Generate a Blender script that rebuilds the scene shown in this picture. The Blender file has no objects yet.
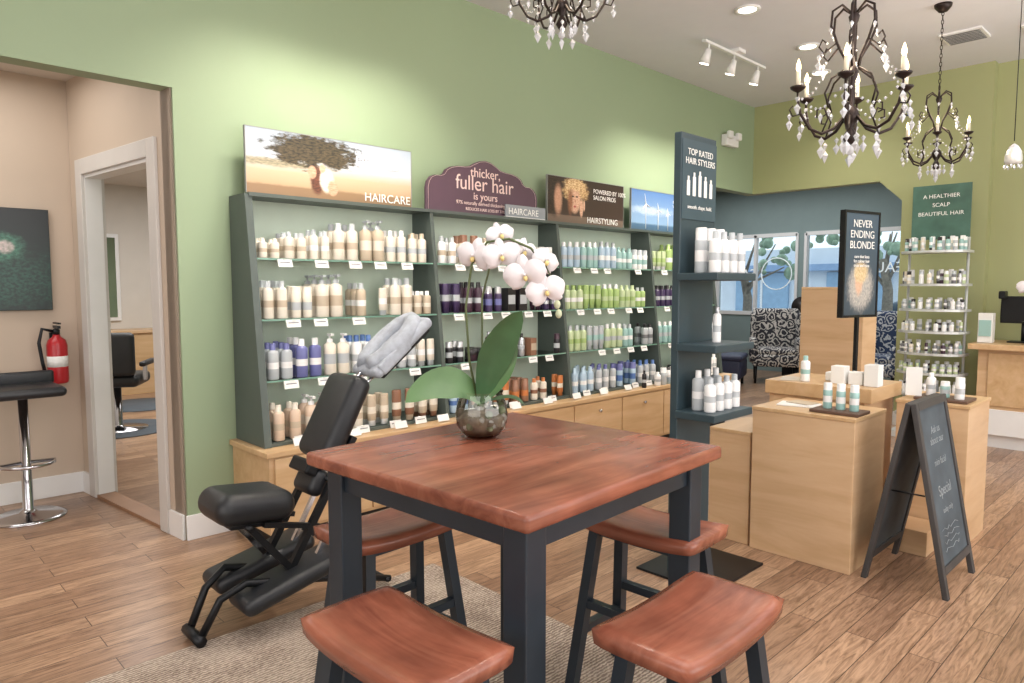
import bpy, bmesh, math, random
from mathutils import Matrix, Vector, Euler
random.seed(7)
D=bpy.data; C=bpy.context
def T(x,y,z): return Matrix.Translation((x,y,z))
def R(a,ax): return Matrix.Rotation(math.radians(a),4,ax)
def lin(c):
    return tuple(((v/255)/12.92 if v/255<=.04045 else ((v/255+.055)/1.055)**2.4) for v in c)+(1,)
# ---------------------------------------------------------------- materials
MC={}
def newmat(name):
    m=D.materials.new(name); m.use_nodes=True
    nt=m.node_tree; b=nt.nodes['Principled BSDF']
    return m,nt,b
def plain(name,c,rough=.5,metal=0,var=.08,scale=6,bump=0,spec=.5,emit=0,trans=0):
    if name in MC: return MC[name]
    m,nt,b=newmat(name); c=lin(c)
    tc=nt.nodes.new('ShaderNodeTexCoord'); n=nt.nodes.new('ShaderNodeTexNoise')
    n.inputs['Scale'].default_value=scale; n.inputs['Detail'].default_value=4
    nt.links.new(tc.outputs['Object'],n.inputs['Vector'])
    r=nt.nodes.new('ShaderNodeValToRGB')
    r.color_ramp.elements[0].position=.3; r.color_ramp.elements[1].position=.7
    r.color_ramp.elements[0].color=tuple(v*(1-var) for v in c[:3])+(1,)
    r.color_ramp.elements[1].color=tuple(min(1,v*(1+var)) for v in c[:3])+(1,)
    nt.links.new(n.outputs['Fac'],r.inputs['Fac']); nt.links.new(r.outputs['Color'],b.inputs['Base Color'])
    b.inputs['Roughness'].default_value=rough; b.inputs['Metallic'].default_value=metal
    b.inputs['Specular IOR Level'].default_value=spec
    if trans: b.inputs['Transmission Weight'].default_value=trans
    if emit:
        b.inputs['Emission Color'].default_value=c; b.inputs['Emission Strength'].default_value=emit
    if bump:
        bp=nt.nodes.new('ShaderNodeBump'); bp.inputs['Strength'].default_value=bump; bp.inputs['Distance'].default_value=.01
        n2=nt.nodes.new('ShaderNodeTexNoise'); n2.inputs['Scale'].default_value=scale*12
        nt.links.new(tc.outputs['Object'],n2.inputs['Vector'])
        nt.links.new(n2.outputs['Fac'],bp.inputs['Height']); nt.links.new(bp.outputs['Normal'],b.inputs['Normal'])
    MC[name]=m; return m
def wood(name,cs,rough=.4,st=(1,9,9),scale=2.2,dist=.6,patch=0):
    m,nt,b=newmat(name)
    tc=nt.nodes.new('ShaderNodeTexCoord'); mp=nt.nodes.new('ShaderNodeMapping'); mp.inputs['Scale'].default_value=st
    n=nt.nodes.new('ShaderNodeTexNoise'); n.inputs['Scale'].default_value=scale; n.inputs['Detail'].default_value=7
    n.inputs['Distortion'].default_value=dist; n.inputs['Roughness'].default_value=.6
    nt.links.new(tc.outputs['Object'],mp.inputs['Vector']); nt.links.new(mp.outputs['Vector'],n.inputs['Vector'])
    r=nt.nodes.new('ShaderNodeValToRGB'); e=r.color_ramp.elements
    e[0].position=.28; e[1].position=.75; e[0].color=lin(cs[0]); e[1].color=lin(cs[-1])
    if len(cs)>2:
        x=e.new(.5); x.color=lin(cs[1])
    nt.links.new(n.outputs['Fac'],r.inputs['Fac'])
    out=r.outputs['Color']
    if patch:
        n2=nt.nodes.new('ShaderNodeTexNoise'); n2.inputs['Scale'].default_value=5; n2.inputs['Detail'].default_value=3
        nt.links.new(tc.outputs['Object'],n2.inputs['Vector'])
        r2=nt.nodes.new('ShaderNodeValToRGB'); r2.color_ramp.elements[0].position=.35; r2.color_ramp.elements[1].position=.65
        r2.color_ramp.elements[0].color=(1-patch,)*3+(1,); r2.color_ramp.elements[1].color=(1.1,1.1,1.1,1)
        nt.links.new(n2.outputs['Fac'],r2.inputs['Fac'])
        mx=nt.nodes.new('ShaderNodeMix'); mx.data_type='RGBA'; mx.blend_type='MULTIPLY'; mx.inputs[0].default_value=1
        nt.links.new(out,mx.inputs[6]); nt.links.new(r2.outputs['Color'],mx.inputs[7]); out=mx.outputs[2]
    nt.links.new(out,b.inputs['Base Color'])
    b.inputs['Roughness'].default_value=rough
    return m
def planks():
    m,nt,b=newmat('floor_planks'); L=nt.links.new; N=nt.nodes.new
    tc=N('ShaderNodeTexCoord'); br=N('ShaderNodeTexBrick')
    br.inputs['Scale'].default_value=1; br.inputs['Brick Width'].default_value=1.1; br.inputs['Row Height'].default_value=.115
    br.inputs['Mortar Size'].default_value=.002; br.inputs['Mortar Smooth'].default_value=.3; br.offset=.37
    br.inputs['Color1'].default_value=lin((186,152,124)); br.inputs['Color2'].default_value=lin((144,112,90))
    br.inputs['Mortar'].default_value=lin((78,58,46)); br.inputs['Bias'].default_value=-.05
    L(tc.outputs['Object'],br.inputs['Vector'])
    mp=N('ShaderNodeMapping'); mp.inputs['Scale'].default_value=(1.8,20,1); L(tc.outputs['Object'],mp.inputs['Vector'])
    # shift grain per plank so it does not run across joints
    ad=N('ShaderNodeVectorMath'); ad.operation='MULTIPLY_ADD'; ad.inputs[1].default_value=(60,60,60)
    L(br.outputs['Color'],ad.inputs[0]); L(mp.outputs['Vector'],ad.inputs[2])
    n=N('ShaderNodeTexNoise'); n.inputs['Scale'].default_value=1.9; n.inputs['Detail'].default_value=9; n.inputs['Roughness'].default_value=.66; n.inputs['Distortion'].default_value=2.2
    L(ad.outputs[0],n.inputs['Vector'])
    r=N('ShaderNodeValToRGB'); r.color_ramp.elements[0].position=.36; r.color_ramp.elements[1].position=.6
    r.color_ramp.elements[0].color=(.4,.355,.32,1); r.color_ramp.elements[1].color=(1.1,1.1,1.1,1)
    L(n.outputs['Fac'],r.inputs['Fac'])
    mx=N('ShaderNodeMix'); mx.data_type='RGBA'; mx.blend_type='MULTIPLY'; mx.inputs[0].default_value=.85
    L(br.outputs['Color'],mx.inputs[6]); L(r.outputs['Color'],mx.inputs[7]); L(mx.outputs[2],b.inputs['Base Color'])
    b.inputs['Roughness'].default_value=.28
    bp=N('ShaderNodeBump'); bp.inputs['Strength'].default_value=.25; bp.inputs['Distance'].default_value=.004; bp.invert=True
    L(br.outputs['Fac'],bp.inputs['Height']); L(bp.outputs['Normal'],b.inputs['Normal'])
    return m
def damask(name,c1,c2):
    m,nt,b=newmat(name); L=nt.links.new; N=nt.nodes.new
    tc=N('ShaderNodeTexCoord'); v=N('ShaderNodeTexVoronoi'); v.inputs['Scale'].default_value=8
    n=N('ShaderNodeTexNoise'); n.inputs['Scale'].default_value=14; n.inputs['Detail'].default_value=2
    mx=N('ShaderNodeMix'); mx.data_type='RGBA'; mx.inputs[0].default_value=.08
    L(tc.outputs['Object'],mx.inputs[6]); L(tc.outputs['Object'],n.inputs['Vector']); L(n.outputs['Color'],mx.inputs[7])
    L(mx.outputs[2],v.inputs['Vector'])
    ms=N('ShaderNodeMath'); ms.operation='MULTIPLY'; ms.inputs[1].default_value=22
    L(v.outputs['Distance'],ms.inputs[0]); s=N('ShaderNodeMath'); s.operation='SINE'; L(ms.outputs[0],s.inputs[0])
    r=N('ShaderNodeValToRGB'); r.color_ramp.interpolation='CONSTANT'; r.color_ramp.elements[1].position=.3
    r.color_ramp.elements[0].color=lin(c1); r.color_ramp.elements[1].color=lin(c2)
    L(s.outputs[0],r.inputs['Fac']); L(r.outputs['Color'],b.inputs['Base Color']); b.inputs['Roughness'].default_value=.8
    return m
def glassy(name,tint=(1,1,1,1),fac=.12):
    m=D.materials.new(name); m.use_nodes=True; nt=m.node_tree; nt.nodes.clear(); N=nt.nodes.new
    o=N('ShaderNodeOutputMaterial'); t=N('ShaderNodeBsdfTransparent'); t.inputs[0].default_value=tint
    g=N('ShaderNodeBsdfGlossy'); g.inputs['Roughness'].default_value=.03
    f=N('ShaderNodeFresnel'); f.inputs[0].default_value=1.45
    a=N('ShaderNodeMath'); a.operation='ADD'; a.use_clamp=True; a.inputs[1].default_value=fac
    nt.links.new(f.outputs[0],a.inputs[0])
    x=N('ShaderNodeMixShader'); nt.links.new(a.outputs[0],x.inputs[0]); nt.links.new(t.outputs[0],x.inputs[1]); nt.links.new(g.outputs[0],x.inputs[2])
    nt.links.new(x.outputs[0],o.inputs[0]); return m
def rugmat():
    m,nt,b=newmat('rug_weave'); L=nt.links.new; N=nt.nodes.new
    tc=N('ShaderNodeTexCoord'); w=N('ShaderNodeTexWave'); w.inputs['Scale'].default_value=22; w.inputs['Distortion'].default_value=4; w.inputs['Detail'].default_value=3
    w.bands_direction='Y'; w.inputs['Detail Scale'].default_value=3
    n=N('ShaderNodeTexNoise'); n.inputs['Scale'].default_value=60; n.inputs['Detail'].default_value=3
    n3=N('ShaderNodeTexNoise'); n3.inputs['Scale'].default_value=5; n3.inputs['Detail'].default_value=5
    L(tc.outputs['Object'],w.inputs['Vector']); L(tc.outputs['Object'],n.inputs['Vector']); L(tc.outputs['Object'],n3.inputs['Vector'])
    a=N('ShaderNodeMath'); a.operation='MULTIPLY'; L(w.outputs['Fac'],a.inputs[0]); L(n.outputs['Fac'],a.inputs[1])
    a2=N('ShaderNodeMath'); a2.operation='MULTIPLY_ADD'; a2.inputs[1].default_value=.7; L(n3.outputs['Fac'],a2.inputs[0]); L(a.outputs[0],a2.inputs[2])
    r=N('ShaderNodeValToRGB'); r.color_ramp.elements[0].position=.3; r.color_ramp.elements[1].position=.85
    r.color_ramp.elements[0].color=lin((116,98,86)); r.color_ramp.elements[1].color=lin((204,188,172))
    L(a2.outputs[0],r.inputs['Fac']); L(r.outputs['Color'],b.inputs['Base Color']); b.inputs['Roughness'].default_value=.95
    bp=N('ShaderNodeBump'); bp.inputs['Strength'].default_value=.6; bp.inputs['Distance'].default_value=.01
    L(a.outputs[0],bp.inputs['Height']); L(bp.outputs['Normal'],b.inputs['Normal']); return m
def printmat(name,stops,layers,grain=.04):
    """printed photograph: vertical gradient + soft noisy-edged colour patches in the board's own (generated) coordinates"""
    m,nt,b=newmat(name); L=nt.links.new; N=nt.nodes.new
    tc=N('ShaderNodeTexCoord'); s=N('ShaderNodeSeparateXYZ'); L(tc.outputs['Generated'],s.inputs[0])
    n=N('ShaderNodeTexNoise'); n.inputs['Scale'].default_value=16; n.inputs['Detail'].default_value=8; n.inputs['Roughness'].default_value=.65; L(tc.outputs['Generated'],n.inputs['Vector'])
    n2=N('ShaderNodeTexNoise'); n2.inputs['Scale'].default_value=40; n2.inputs['Detail'].default_value=3; L(tc.outputs['Generated'],n2.inputs['Vector'])
    a=N('ShaderNodeMath'); a.operation='MULTIPLY_ADD'; a.inputs[1].default_value=grain; L(n.outputs['Fac'],a.inputs[0]); L(s.outputs['Z'],a.inputs[2])
    r=N('ShaderNodeValToRGB'); e=r.color_ramp.elements
    e[0].position=stops[0][0]; e[0].color=lin(stops[0][1]); e[1].position=stops[-1][0]; e[1].color=lin(stops[-1][1])
    for p,c in stops[1:-1]:
        q=e.new(p); q.color=lin(c)
    L(a.outputs[0],r.inputs['Fac']); cur=r.outputs['Color']
    for cx,cz,rx,rz,c1,c2,amp,soft in layers:
        mp=N('ShaderNodeMapping'); mp.inputs['Location'].default_value=(-cx/rx,0,-cz/rz); mp.inputs['Scale'].default_value=(1/rx,0,1/rz)
        L(tc.outputs['Generated'],mp.inputs['Vector'])
        ln=N('ShaderNodeVectorMath'); ln.operation='LENGTH'; L(mp.outputs['Vector'],ln.inputs[0])
        ad=N('ShaderNodeMath'); ad.operation='MULTIPLY_ADD'; ad.inputs[1].default_value=amp; L(n.outputs['Fac'],ad.inputs[0]); L(ln.outputs['Value'],ad.inputs[2])
        mr=N('ShaderNodeMapRange'); mr.inputs['From Min'].default_value=1+soft+amp*.5; mr.inputs['From Max'].default_value=1-soft+amp*.5; mr.interpolation_type='SMOOTHSTEP'
        L(ad.outputs[0],mr.inputs['Value'])
        cr=N('ShaderNodeValToRGB'); cr.color_ramp.elements[0].position=.38; cr.color_ramp.elements[1].position=.62
        cr.color_ramp.elements[0].color=lin(c1); cr.color_ramp.elements[1].color=lin(c2); L(n2.outputs['Fac'],cr.inputs['Fac'])
        mx=N('ShaderNodeMix'); mx.data_type='RGBA'; L(mr.outputs[0],mx.inputs[0]); L(cur,mx.inputs[6]); L(cr.outputs['Color'],mx.inputs[7]); cur=mx.outputs[2]
    L(cur,b.inputs['Base Color']); b.inputs['Roughness'].default_value=.35
    return m
GREEN=plain('paint_sage',(150,168,137),.6,var=.02,scale=1.2)
OLIVE=plain('paint_olive',(166,170,124),.6,var=.02,scale=1.2)
BEIGE=plain('paint_beige',(194,177,160),.65,var=.03,scale=1.5)
TEALG=plain('paint_bluegray',(132,150,150),.65,var=.03)
CEIL=plain('paint_ceiling',(222,222,230),.7,var=.01)
WHITE=plain('trim_white',(232,232,232),.4,var=.02)
PALE=plain('paint_pale',(212,206,198),.7,var=.02)
FLOOR=planks(); RUG=rugmat()
MAPLE=wood('maple',[(196,160,120),(210,176,138),(220,190,154)],.38,(1,1,7),1.6,.5)
MAPLEH=wood('maple_h',[(190,152,110),(204,170,128),(216,184,146)],.38,(1,7,7),1.6,.5)
ACACIA=wood('acacia',[(112,60,46),(146,86,66),(170,110,88)],.27,(1.2,8,8),1.4,1.0,.3)
BLK=plain('black_metal',(26,28,32),.4,.4,.1)
NAVY=plain('navy_black_paint',(36,46,56),.4,0,.15)
LEATH=plain('black_vinyl',(34,36,40),.4,0,.1,20,.1)
CHROME=plain('chrome',(200,200,205),.15,1,.03)
RACK=plain('rack_grey_green',(86,96,92),.45,.1,.05)
RACKB=plain('rack_back_panel',(204,220,204),.5,0,.03)
SHELFG=glassy('shelf_glass',(.92,.97,.95,1),.1)
EDGEG=plain('glass_edge',(120,160,144),.2,0,.05)
SILV=plain('stand_silver',(206,210,210),.35,.3,.03)
GLASS=glassy('clear_glass',(.97,.99,.98,1),.06)
CRYS=plain('crystal',(240,242,248),.05,0,.05,trans=.4)
BULB=plain('bulb_glow',(255,225,170),.3,emit=7)
LAMP=plain('downlight_glow',(255,244,225),.3,emit=9)
CREAM=plain('candle_cream',(232,222,200),.5)
IRON=plain('dark_bronze',(50,40,38),.4,.6,.1)
PAPER=plain('paper_white',(236,236,234),.6,var=.02)
LEAF=plain('leaf_green',(62,94,60),.35,0,.2,9)
PETAL=plain('orchid_petal',(226,221,224),.55,var=.04,scale=30)
LIPC=plain('orchid_lip',(226,206,140),.5)
SOIL=plain('moss_bark',(128,116,98),.9,0,.4,30,.5)
# ---------------------------------------------------------------- mesh builder
_bc={}
def bevbox(sx,sy,sz,b,seg):
    k=(round(sx,4),round(sy,4),round(sz,4),round(b,4),seg)
    if k in _bc: return _bc[k]
    bm=bmesh.new(); bmesh.ops.create_cube(bm,size=1)
    bmesh.ops.scale(bm,vec=(sx,sy,sz),verts=bm.verts)
    bmesh.ops.bevel(bm,geom=bm.edges[:]+bm.verts[:],offset=min(b,.49*min(sx,sy,sz)),segments=seg,profile=.5,affect='EDGES')
    bm.verts.index_update()
    r=([v.co.copy() for v in bm.verts],[[v.index for v in f.verts] for f in bm.faces]); bm.free(); _bc[k]=r; return r
class MB:
    def __init__(s): s.v=[];s.f=[];s.m=[];s.s=[];s.mats=[]
    def mi(s,mat):
        if mat not in s.mats: s.mats.append(mat)
        return s.mats.index(mat)
    def add(s,vs,fs,mat,smooth=False,M=None):
        o=len(s.v)
        s.v.extend([(M@Vector(v)) if M else Vector(v) for v in vs])
        if isinstance(mat,list):
            ids=[s.mi(q) for q in mat]
        else: ids=[s.mi(mat)]*len(fs)
        for f,i in zip(fs,ids):
            s.f.append([o+q for q in f]); s.m.append(i); s.s.append(smooth)
    def box(s,c,size,mat,M=None,bev=0,seg=2,smooth=None,rz=0):
        X=T(*c)@R(rz,'Z')
        if M: X=M@X
        if bev:
            v,f=bevbox(*size,bev,seg); s.add(v,f,mat,seg>2 if smooth is None else smooth,X)
        else:
            a,b,d=[q/2 for q in size]
            v=[(-a,-b,-d),(a,-b,-d),(a,b,-d),(-a,b,-d),(-a,-b,d),(a,-b,d),(a,b,d),(-a,b,d)]
            s.add(v,[(0,3,2,1),(4,5,6,7),(0,1,5,4),(1,2,6,5),(2,3,7,6),(3,0,4,7)],mat,False,X)
    def b2(s,x0,x1,y0,y1,z0,z1,mat,M=None,bev=0):
        s.box(((x0+x1)/2,(y0+y1)/2,(z0+z1)/2),(abs(x1-x0),abs(y1-y0),abs(z1-z0)),mat,M,bev)
    def lathe(s,prof,o,mat,seg=12,M=None,smooth=True,sq=1):
        vs=[];fs=[];ms=[]
        for r,z in prof:
            for i in range(seg):
                a=2*math.pi*i/seg; vs.append((o[0]+r*math.cos(a),o[1]+sq*r*math.sin(a),o[2]+z))
        for k in range(len(prof)-1):
            for i in range(seg):
                j=(i+1)%seg; fs.append((k*seg+i,k*seg+j,(k+1)*seg+j,(k+1)*seg+i)); ms.append(mat[k] if isinstance(mat,list) else mat)
        fs.append(tuple(range(seg-1,-1,-1))); ms.append(ms[0])
        fs.append(tuple((len(prof)-1)*seg+i for i in range(seg))); ms.append(ms[-2])
        s.add(vs,fs,ms,smooth,M)
    def tube(s,pts,r,mat,seg=8,M=None,smooth=True,ph=0,flat=1):
        pts=[Vector(p) for p in pts]; n=len(pts); rs=r if isinstance(r,(list,tuple)) else [r]*n
        vs=[];fs=[]; up=Vector((0,0,1))
        t0=(pts[1]-pts[0]).normalized()
        if abs(t0.dot(up))>.95: up=Vector((0,1,0))
        u=t0.cross(up).normalized()
        for k in range(n):
            t=(pts[min(k+1,n-1)]-pts[max(k-1,0)]).normalized()
            u=(u-t*u.dot(t)).normalized(); w=t.cross(u)
            for i in range(seg):
                a=2*math.pi*i/seg+ph
                vs.append(pts[k]+(u*math.cos(a)+w*math.sin(a)*flat)*rs[k])
        for k in range(n-1):
            for i in range(seg):
                j=(i+1)%seg; fs.append((k*seg+i,k*seg+j,(k+1)*seg+j,(k+1)*seg+i))
        fs.append(tuple(range(seg-1,-1,-1))); fs.append(tuple((n-1)*seg+i for i in range(seg)))
        s.add(vs,fs,mat,smooth,M)
    def bar(s,p0,p1,w,mat,M=None):
        s.tube([p0,p1],w*.7071,mat,4,M,False,math.pi/4)
    def ball(s,c,rad,mat,seg=12,rings=8,M=None):
        if not isinstance(rad,(tuple,list)): rad=(rad,)*3
        prof=[(max(1e-4,math.sin(math.pi*k/rings)),-math.cos(math.pi*k/rings)) for k in range(rings+1)]
        X=T(*c)@Matrix.Diagonal((*rad,1))
        if M: X=M@X
        s.lathe(prof,(0,0,0),mat,seg,X)
    def octa(s,c,r,h,mat,M=None):
        x,y,z=c
        s.add([(x+r,y,z),(x,y+r,z),(x-r,y,z),(x,y-r,z),(x,y,z+h*.4),(x,y,z-h*.6)],[(0,1,4),(1,2,4),(2,3,4),(3,0,4),(1,0,5),(2,1,5),(3,2,5),(0,3,5)],mat,False,M)
    def poly(s,pts,mat,M=None): s.add(pts,[tuple(range(len(pts)))],mat,False,M)
    def disc(s,x,z,rx,rz,y,mat,n=20,M=None,wob=0):
        s.poly([(x+rx*(1+wob*random.uniform(-1,1))*math.cos(2*math.pi*i/n),y,z+rz*(1+wob*random.uniform(-1,1))*math.sin(2*math.pi*i/n)) for i in range(n)],mat,M)
    def build(s,name,parent=None,origin=None):
        me=D.meshes.new(name)
        if origin is None:
            xs=[v.x for v in s.v]; ys=[v.y for v in s.v]; zs=[v.z for v in s.v]
            origin=Vector(((min(xs)+max(xs))/2,(min(ys)+max(ys))/2,min(zs)))
        origin=Vector(origin)
        me.from_pydata([tuple(v-origin) for v in s.v],[],s.f)
        for m in s.mats: me.materials.append(m)
        me.polygons.foreach_set('material_index',s.m); me.polygons.foreach_set('use_smooth',s.s)
        me.update(); o=D.objects.new(name,me); C.collection.objects.link(o); o.location=origin
        if parent: setpar(o,parent)
        return o
def setpar(o,p):
    w=o.matrix_basis.copy(); o.parent=p; o.matrix_parent_inverse=Matrix.Translation(-p.location); o.matrix_basis=w
def text(body,M,size,mat,parent,name='lettering',align='LEFT',ext=.0008,sp=1.0):
    c=D.curves.new(name,'FONT'); c.body=body; c.size=size; c.extrude=ext; c.align_x=align; c.space_line=sp
    c.materials.append(mat); o=D.objects.new(name,c); C.collection.objects.link(o)
    o.matrix_basis=M@R(90,'X')
    if parent:
        o.parent=parent; o.matrix_parent_inverse=Matrix.Translation(-parent.location)
    return o
# ================================================================= ROOM
H=3.45; YW=3.97
b=MB(); b.b2(-3.6,11.4,-3.6,10.6,-.1,0,FLOOR); b.build('floor',origin=(0,0,0))
b=MB(); b.b2(-3.6,7.9,-3.6,YW+.12,H,H+.1,CEIL); b.build('ceiling')
b=MB(); b.b2(-3.6,6.3,YW+.12,10.6,2.75,2.85,PALE); b.build('ceiling_salon')
b=MB(); b.b2(6.42,7.9,YW+.12,10.6,3.05,3.15,TEALG); b.b2(7.9,11.4,1.9,10.6,3.05,3.15,TEALG); b.build('ceiling_lounge')
b=MB()
b.b2(-3.6,1.34,YW,YW+.12,2.45,H,GREEN); b.b2(1.34,6.85,YW,YW+.12,0,H,GREEN); b.b2(6.85,7.7,YW,YW+.12,2.47,H,GREEN)
b.build('wall_left')
b=MB()
b.b2(7.7,7.82,2.6,YW+.12,2.47,H,OLIVE); b.b2(7.7,7.82,2.38,2.6,2.47,H,OLIVE)
b.add([(7.7,2.38,2.47),(7.7,2.6,2.47),(7.7,2.38,2.26),(7.82,2.38,2.47),(7.82,2.6,2.47),(7.82,2.38,2.26)],[(0,2,1),(3,4,5),(1,2,5,4),(0,1,4,3),(0,3,5,2)],OLIVE)
b.b2(7.7,7.86,1.65,2.38,0,H,OLIVE); b.b2(7.82,7.92,-3.6,1.65,0,H,OLIVE)
b.build('wall_back')
b=MB(); b.b2(-3.6,7.9,-3.72,-3.6,0,H,PALE); b.build('wall_right')
b=MB(); b.b2(-3.72,-3.6,-3.6,10.6,0,H,PALE); b.build('wall_rear')
b=MB(); b.b2(-3.6,1.3,5.45,5.57,0,2.75,BEIGE); b.build('wall_alcove')
d=Vector((-.16,1.47,0)).normalized()
MW=Matrix(((d.x,-d.y,0,1.33),(d.y,d.x,0,3.985),(0,0,1,0),(0,0,0,1)))
L=1.47
b=MB(); b.b2(0,.27,-.1,0,0,2.75,BEIGE,MW); b.b2(1.23,L,-.1,0,0,2.75,BEIGE,MW); b.b2(.27,1.23,-.1,0,2.12,2.75,BEIGE,MW); b.b2(0,.11,-.1,0,0,2.46,BEIGE,MW)
b.build('wall_side')
b=MB(); TRG=plain('trim_grey_white',(206,202,198),.45,var=.03)
for yy in ((-.001,.02),(-.12,-.099)):
    b.b2(.17,.27,*yy,0,2.22,TRG,MW,.004); b.b2(1.23,1.33,*yy,0,2.22,TRG,MW,.004); b.b2(.27,1.23,*yy,2.12,2.22,TRG,MW,.004)
b.b2(.255,.275,-.1,0,0,2.12,WHITE,MW); b.b2(1.225,1.245,-.1,0,0,2.12,WHITE,MW); b.b2(.27,1.23,-.1,0,2.1,2.12,WHITE,MW)
b.build('door_frame')
b=MB(); b.b2(.27,1.23,-.1,0.01,0,.02,plain('threshold_wood',(150,112,84),.4),MW); b.build('trim_1')
b=MB(); b.b2(-3.6,1.17,5.43,5.45,0,.14,WHITE,bev=.004); b.build('baseboard_alcove')
b=MB(); b.b2(.0,.165,0,.015,0,.14,WHITE,MW); b.b2(1.34,1.46,0,.015,0,.14,WHITE,MW); b.build('baseboard_side')
b=MB(); b.b2(1.33,1.6,YW-.016,YW,0,.14,WHITE,bev=.004); b.b2(6.48,6.85,YW-.016,YW,0,.14,WHITE,bev=.004); b.build('baseboard_left')
b=MB(); b.b2(7.68,7.7,1.65,2.38,0,.14,WHITE,bev=.004); b.b2(7.8,7.82,-3.6,1.65,0,.14,WHITE); b.build('baseboard_back')
b=MB(); b.b2(1.2,6.3,10.4,10.5,0,2.75,PALE); b.build('wall_salon_far')
b=MB(); b.b2(6.3,6.42,YW+.12,10.5,0,3.05,TEALG); b.build('wall_partition')
b=MB(); b.b2(1.15,1.25,5.57,10.4,0,2.75,PALE); b.build('wall_salon_side')
XW=11.2
b=MB(); b.b2(XW,XW+.14,1.9,10.5,0,.95,TEALG); b.b2(XW,XW+.14,1.9,10.5,2.26,3.05,TEALG)
b.b2(XW,XW+.14,6.4,10.5,.95,2.26,TEALG); b.b2(XW,XW+.14,4.84,4.98,.95,2.26,TEALG); b.b2(XW,XW+.14,1.9,2.3,.95,2.26,TEALG)
b.build('wall_lounge_window')
b=MB(); b.b2(6.42,11.4,10.3,10.4,0,3.05,TEALG); b.build('wall_lounge_left')
b=MB(); b.b2(7.92,11.4,1.8,1.9,0,3.05,TEALG); b.build('wall_lounge_right')
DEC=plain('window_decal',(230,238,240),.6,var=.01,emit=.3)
for k,(y0,y1) in enumerate(((4.98,6.4),(2.3,4.84))):
    b=MB()
    b.b2(XW-.02,XW+.06,y0,y1,.93,.99,WHITE); b.b2(XW-.02,XW+.06,y0,y1,2.22,2.28,WHITE)
    n=2 if k==0 else 3
    for i in range(n+1):
        y=y0+(y1-y0)*i/n; b.b2(XW-.02,XW+.06,y-.022,y+.022,.95,2.26,WHITE)
    b.b2(XW+.07,XW+.075,y0,y1,.97,2.24,GLASS)
    if k==0:
        MR=T(XW+.066,5.35,1.62)@R(90,'Z')@R(90,'X'); b.tube([(.26*math.cos(t*math.pi/12),.26*math.sin(t*math.pi/12),0) for t in range(25)],.009,DEC,5,MR)
    o=b.build('window_%d'%(k+1))
    text('SALON' if k==0 else 'BEAUTY',T(XW+.066,(5.72 if k==0 else 3.3),1.55 if k==0 else 1.62)@R(90,'Z'),.22,DEC,o)
# outside
b=MB(); b.b2(11.5,40,-15,40,-.3,-.2,plain('asphalt',(190,192,196),.9)); b.build('street_ground')
b=MB(); FAC=plain('facade_stucco',(220,228,236),.8,0,.1,1)
b.b2(22,24,-4,30,-.2,2.6,FAC); b.b2(21.6,22,-4,30,1.9,2.1,plain('awning',(140,166,200),.8))
for i in range(9):
    b.b2(21.9,22,-2+i*3,-.2+i*3,.5,1.85,plain('facade_glass',(140,172,200),.2)); b.b2(21.88,21.95,-1.15+i*3,-1.08+i*3,.5,1.85,WHITE)
b.build('street_building')
b=MB(); CARM=plain('car_paint',(70,110,170),.25); b.box((17,4.2,.35),(1.8,4.2,.6),CARM,bev=.15,seg=4); b.box((17,4.1,.85),(1.5,2.3,.5),plain('car_glass',(60,80,100),.1),bev=.18,seg=4)
for yy in (2.9,5.5): b.tube([(16.05,yy,.1),(17.95,yy,.1)],.32,BLK,18)
b.build('parked_car')
def tree(name,x,y,h):
    b=MB(); BK=plain('bark',(134,124,112),.9,0,.3,20); FO=plain('foliage',(152,174,150),.8,0,.35,8)
    b.tube([(x,y,-.2),(x+.05,y,h*.4),(x,y+.1,h*.6)],[.13,.1,.08],BK)
    for i in range(7): b.tube([(x,y+.05,h*(.4+.03*i)),(x+random.uniform(-.4,.4),y+random.uniform(-1,1),h*random.uniform(.6,.9))],[.04,.012],BK,6)
    for i in range(60):
        b.ball((x+random.uniform(-.9,.9),y+random.uniform(-1.3,1.3),h*.82+random.uniform(-.7,.6)),random.uniform(.05,.16),FO,6,5)
    b.build(name)
tree('street_tree',14.6,7.6,2.9); tree('street_tree',15.5,5.0,3.3)
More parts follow.
